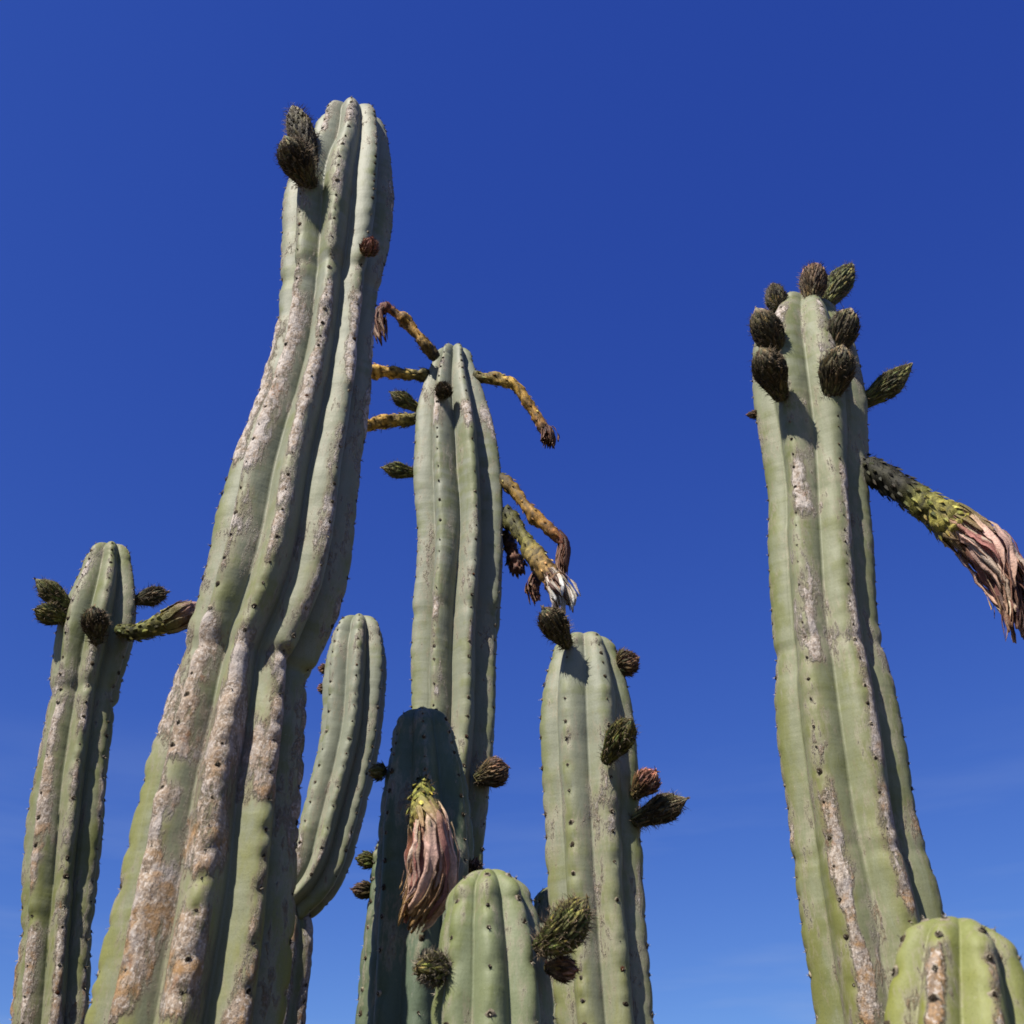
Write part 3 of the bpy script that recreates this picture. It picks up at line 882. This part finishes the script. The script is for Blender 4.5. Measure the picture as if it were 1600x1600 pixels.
wrap_petals(root, f.obj, 'dried_petal', Q, [12 * mpp, 18 * mpp, 22 * mpp, 20 * mpp, 17 * mpp, 13 * mpp], 16, (.35, .5), (.86, 1.0), .005, STRAW, 36, 1, .15, .5)

# ---- right of the middle
YE = 1.5
root = thing('columnar_cactus', foot(950, 1600, YE), 'smooth pale cactus right of the middle with a row of buds along its right side', CAT, G)
mr = make_stem(root, 'stem', 989,
    [(1028, 864, 964), (1050, 857, 974), (1080, 850, 982), (1120, 847, 989), (1160, 846, 993), (1200, 848, 995), (1250, 850, 997), (1300, 853, 999), (1400, 858, 1004), (1500, 864, 1012), (1600, 872, 1020), (1700, 880, 1030)],
    YE, 7, 22, M_SKIN, depth=0.27, edge=.5, seed=4, pit=0.0012, age=(1900, 1000), young_len=0.05, spacing=0.030, corks=[(0, 1030, 1060, .3, .6), (-1, 1030, 1060, .3, .6), (0, 1290, 1330, .2, .5)])
bud(mr, YE, (888, 1010), (851, 953), 44, .05, .10, DARKBUD, 41, 130, shape='egg')
bud(mr, YE, (966, 1040), (993, 1030), 38, .02, .03, BROWNBUD, 42, 190, .007, shape='ball', hair_col=(.22, .12, .09))
bud(mr, YE, (946, 1190), (984, 1128), 44, .075, .135, GREENBUD, 43, 130, shape='egg')
bud(mr, YE, (990, 1245), (1022, 1208), 38, .03, .05, REDBUD, 44, 130, .007, shape='egg')
bud(mr, YE, (990, 1284), (1068, 1250), 44, .03, .07, DARKBUD, 45, 140, shape='long')

# ---- short one in front
YF = 1.22
root = thing('columnar_cactus', foot(770, 1600, YF), 'short bright green cactus in front with a plump bud leaning to the right', CAT, G)
fr = make_stem(root, 'stem', 1360,
    [(1418, 699, 832), (1445, 692, 841), (1480, 687, 850), (1520, 683, 857), (1560, 680, 861), (1600, 677, 865), (1700, 670, 868)],
    YF, 8, -1, M_SKIN_FRESH, depth=0.25, edge=.5, seed=5, dome_p=1.95, pit=0.0012, age=(2200, 1300), young_len=0.075, spacing=0.036, areole_size=1.0, white=.7, M=26, ds=.005)
bud(fr, YF, (695, 1516), (658, 1512), 44, .03, .05, GREENBUD, 51, 260, .010, shape='ball', hair_col=(.26, .22, .16))
bud(fr, YF, (838, 1484), (913, 1408), 62, .05, .075, GREENBUD, 52, 280, .012, shape='egg', sag=.008)
bud(fr, YF, (852, 1512), (897, 1515), 36, .03, .04, BROWNBUD, 53, 110, .006, shape='egg', hair_col=(.25, .13, .1))

# ---- right-hand tall one
YR = 1.5
root = thing('columnar_cactus', foot(1390, 1600, YR), 'tall cactus on the right crowned with many plump buds and grey scars', CAT, G)
rt = make_stem(root, 'stem', 470,
    [(496, 1205, 1302), (520, 1188, 1318), (550, 1179, 1328), (600, 1178, 1341), (650, 1183, 1348), (700, 1193, 1351), (750, 1200, 1351), (800, 1204, 1353), (850, 1203, 1358),
     (900, 1205, 1362), (950, 1208, 1365), (1000, 1212, 1369), (1050, 1215, 1383), (1100, 1215, 1396), (1150, 1218, 1406), (1200, 1224, 1415), (1250, 1231, 1421), (1300, 1238, 1427),
     (1350, 1245, 1440), (1400, 1251, 1457), (1450, 1258, 1471), (1500, 1265, 1482), (1550, 1272, 1492), (1600, 1280, 1502), (1700, 1294, 1520)],
    YR, 7, 12, M_SKIN_OLIVE, depth=0.24, edge=.5, seed=6, pit=0.0015, age=(1500, 500), young_len=0.02, spacing=0.030, speck=.12, pinch=((1030, .04, 9), (1350, .03, 9)),
    corks=[(0, 490, 560, .3, .8), (-1, 500, 570, .4, .9), (-1, 740, 860, .42, 1.0, .2), (0, 750, 900, .4, .95, .25), (0, 900, 1240, .32, .9, .25), (-1, 930, 1090, .38, .95, .3), (0, 1240, 1470, .42, 1.0, .2),
           (-1, 1240, 1640, .42, 1.0, .3), (1, 1030, 1110, .4, .8), (1, 1250, 1340, .5, .9), (1, 1350, 1450, .35, .7, .3), (0, 1550, 1640, .3, .8), (-2, 800, 900, .3, .5), (-2, 1270, 1340, .3, .8)])
bud(rt, YR, (1216, 484), (1209, 447), 31, .04, .045, DARKBUD, 61, 260, .009, shape='ball', hair_col=(.34, .29, .24))
bud(rt, YR, (1266, 482), (1274, 414), 44, .045, .055, BROWNBUD, 62, 240, shape='egg', hair_col=(.26, .17, .1))
bud(rt, YR, (1282, 486), (1331, 414), 44, .0, .0, GREENBUD, 63, 200, shape='long', hair_col=(.25, .18, .13))
bud(rt, YR, (1222, 566), (1183, 484), 52, .055, .10, DARKBUD, 64, 180, shape='egg')
bud(rt, YR, (1222, 624), (1190, 546), 56, .07, .14, DARKBUD, 65, 180, shape='egg')
bud(rt, YR, (1298, 566), (1328, 484), 52, .06, .10, DARKBUD, 66, 180, shape='egg')
bud(rt, YR, (1296, 630), (1316, 542), 58, .075, .135, DARKBUD, 67, 190, shape='egg')
bud(rt, YR, (1338, 636), (1422, 571), 40, .02, .05, GREENBUD, 68, 150, shape='long', sag=.006)
bud(rt, YR, (1190, 648), (1169, 648), 13, .0, .0, BROWNBUD, 69, 30, .004, shape='ball')
P, mpp = path(YR, [(1346, 728, .02), (1380, 745, .05), (1420, 772, .07), (1460, 798, .08), (1500, 826, .085)])
f = floral(root, 'wilted_flower', P, [19 * mpp, 22 * mpp, 22 * mpp, 24 * mpp, 32 * mpp], [(0, (.02, .022, .012)), (.48, (.03, .028, .016)), (.6, (.20, .20, .05)), (1, (.46, .40, .09))], 110, .015, .0065, .3, 210, .012, (.11, .08, .06), 70, lumps=.2,  # base half coloured near black to stand for the stem's shadow
           label='large pink flower wilting on a scaly tube with shade coloured into its base half')
Q, _ = path(YR, [(1450, 792, .08), (1500, 824, .085), (1545, 862, .09), (1575, 905, .09), (1588, 950, .09), (1590, 1000, .09)])
wrap_petals(root, f.obj, 'petal', Q, [20 * mpp, 29 * mpp, 36 * mpp, 31 * mpp, 20 * mpp, 10 * mpp], 46, (.06, .3), (.4, .98), .0062, PINK, 71, 1, .2, .5, rough=1.5)
wrap_petals(root, f.obj, 'stamens', Q, [20 * mpp, 26 * mpp, 36 * mpp, 34 * mpp, 26 * mpp, 18 * mpp], 26, (.4, .65), (.8, 1.0), .0010, BRUSH + STRAW, 74, 1, .25, 1.2, flare=.008, stuff=True, seg=12, across=3, rough=3.0)
wrap_petals(root, f.obj, 'sepal', Q, [20 * mpp, 31 * mpp, 38 * mpp, 33 * mpp, 22 * mpp, 11 * mpp], 10, (0, .1), (.2, .38), .0065, SEPAL, 72, 0, .05, .2, rough=.5)
wrap_petals(root, f.obj, 'dried_petal', Q, [20 * mpp, 26 * mpp, 30 * mpp, 27 * mpp, 20 * mpp, 13 * mpp], 12, (.35, .55), (.88, 1.0), .006, BRUSH + PINK, 73, 1, .15, .5)

# ---- near one cut by the lower right corner
YN = 0.85
root = thing('columnar_cactus', foot(1490, 1600, YN), 'stubby yellow-green cactus cut off by the bottom right corner', CAT, G)
nr = make_stem(root, 'stem', 1437,
    [(1506, 1404, 1590), (1530, 1399, 1596), (1560, 1392, 1603), (1600, 1384, 1612), (1700, 1370, 1630)],
    YN, 8, 8, M_SKIN_LIME, depth=0.26, edge=.5, dome_p=1.9, seed=7, pit=0.001, age=(1700, 1300), young_len=0.055, spacing=0.03, white=.8, M=26, ds=.004,
    corks=[(0, 1490, 1660, .3, .8), (-1, 1490, 1660, .32, .85), (1, 1500, 1660, .3, .7), (-2, 1460, 1520, .3, .6)])

# ---- far left
YL = 1.6
root = thing('columnar_cactus', foot(80, 1600, YL), 'leftmost cactus with brown corky ribs and a half-open pink-tipped flower', CAT, G)
lf = make_stem(root, 'stem', 847,
    [(885, 132, 205), (910, 122, 211), (950, 104, 214), (1000, 89, 206), (1050, 85, 192), (1090, 82, 179), (1150, 72, 172), (1200, 62, 166), (1250, 52, 163), (1300, 46, 160), (1350, 42, 153),
     (1400, 40, 148), (1450, 38, 143), (1500, 33, 140), (1550, 27, 138), (1600, 22, 135), (1700, 10, 130)],
    YL, 7, 25, M_SKIN_OLIVE, depth=0.34, seed=8, pit=0.0014, age=(1500, 700), young_len=0.03, spacing=0.028, speck=.2, pinch=((1090, .08, 9), (1440, .04, 9)),
    corks=[(-1, 885, 935, .35, .9), (0, 895, 935, .3, .8), (0, 1095, 1180, .55, 1.0), (-1, 1100, 1330, .75, 1.0), (0, 1180, 1290, .35, .8), (-1, 1320, 1420, .5, .85), (-2, 1095, 1250, .5, .7),
           (-1, 1445, 1700, .8, 1.0), (0, 1450, 1700, .6, 1.0), (1, 1140, 1165, .4, .8), (1, 1190, 1330, .3, .8), (1, 1510, 1700, .3, .9), (-2, 1450, 1700, .6, .9)])
bud(lf, YL, (112, 952), (59, 908), 32, .02, .05, GREENBUD, 81, 110, shape='long')
bud(lf, YL, (106, 970), (59, 953), 32, .02, .06, GREENBUD, 82, 110, shape='egg')
bud(lf, YL, (152, 1006), (146, 952), 38, .06, .10, DARKBUD, 83, 150, shape='egg')
bud(lf, YL, (206, 940), (258, 926), 28, .0, -.02, DARKBUD, 84, 130, shape='egg')
P, mpp = path(YL, [(186, 984, .03), (215, 988, .05), (250, 976, .06), (275, 966, .065)])
f = floral(root, 'opening_flower', P, [9 * mpp, 12 * mpp, 14 * mpp, 17 * mpp, 19 * mpp], [(0, (.10, .11, .03)), (.5, (.14, .14, .03)), (1, (.18, .15, .04))], 70, .011, .005, .25, 90, .009, (.12, .09, .06), 85, label='slim green flower with closed pink petals')
Q, _ = path(YL, [(258, 973, .063), (285, 962, .065), (305, 952, .065), (330, 940, .065)])
wrap_petals(root, f.obj, 'petal', Q, [17 * mpp, 20 * mpp, 15 * mpp, 3 * mpp], 12, (0, .08), (.85, 1.0), .007, [[(0, (.24, .17, .06)), (.5, (.34, .2, .15)), (1, (.5, .32, .3))], [(0, (.16, .12, .05)), (1, (.22, .08, .08))]], 86, 0, .05, .12)
wrap_petals(root, f.obj, 'sepal', Q, [19 * mpp, 22 * mpp, 17 * mpp, 5 * mpp], 7, 0, (.4, .7), .006, SEPAL, 87, 0, .05, .12)

# ---- bent arm behind the tall one
YA = 2.1
root = thing('columnar_cactus', foot(440, 1600, YA), 'cactus with a single upswept smooth arm, half hidden behind the thick scarred one', CAT, G)
make_stem(root, 'trunk', 1392,
    [(1425, 408, 486), (1450, 402, 490), (1500, 394, 488), (1550, 388, 482), (1600, 384, 476), (1700, 378, 470)],
    YA, 7, 20, M_SKIN_OLIVE, depth=0.15, seed=9, speck=.45, age=(1500, 1000), corks=[(1, 1400, 1700, .8, 1.0), (0, 1400, 1700, .8, 1.0), (2, 1400, 1700, .8, .9)])
bp_, _ = at(432, 1432, YA)
arm = make_stem(root, 'arm', 960,
    [(1000, 519, 598), (1020, 512, 603), (1050, 507, 605), (1100, 505, 601), (1150, 502, 596), (1200, 491, 586), (1250, 478, 573), (1300, 466, 560), (1340, 456, 549), (1370, 448, 536), (1395, 436, 516)],
    YA - .02, 7, 10, M_SKIN, depth=0.34, seed=10, age=(1900, 1100), young_len=.04, spacing=.030, base_point=bp_, visible=3000,
    corks=[(-1, 1300, 1400, .6, .8), (0, 1320, 1400, .4, .6), (1, 1280, 1340, .3, .6)])
bud(arm, YA, (512, 1046), (500, 1044), 14, 0, 0, REDBUD, 91, 30, .005, shape='ball', name='shoot')
bud(arm, YA, (510, 1076), (498, 1075), 14, 0, 0, REDBUD, 92, 30, .005, shape='ball', name='shoot')

# ---- dark column peeping out behind the shaded one
YK = 1.62
root = thing('columnar_cactus', foot(600, 1600, YK), 'narrow dark column peeping out left of the shaded cactus, two small round buds on it', CAT, G)
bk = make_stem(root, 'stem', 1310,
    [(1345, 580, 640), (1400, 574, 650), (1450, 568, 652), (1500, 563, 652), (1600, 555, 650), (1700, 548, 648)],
    YK, 7, 0, M_SKIN_BLUE_SHADED, depth=0.24, seed=11)
bud(bk, YK, (586, 1346), (561, 1342), 24, .0, .01, GREENBUD, 95, 70, .005, shape='ball')
bud(bk, YK, (582, 1392), (554, 1390), 24, .0, .01, BROWNBUD, 96, 70, .005, shape='ball')

# ---- small dark tip between the front one and its pale neighbour
YT = 2.0
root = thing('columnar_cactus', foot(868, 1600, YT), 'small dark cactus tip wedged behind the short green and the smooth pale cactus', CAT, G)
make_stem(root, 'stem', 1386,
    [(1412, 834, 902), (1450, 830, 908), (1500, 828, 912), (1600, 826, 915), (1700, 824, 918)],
    YT, 7, 0, M_SKIN_BLUE_SHADED, depth=0.17, seed=12)
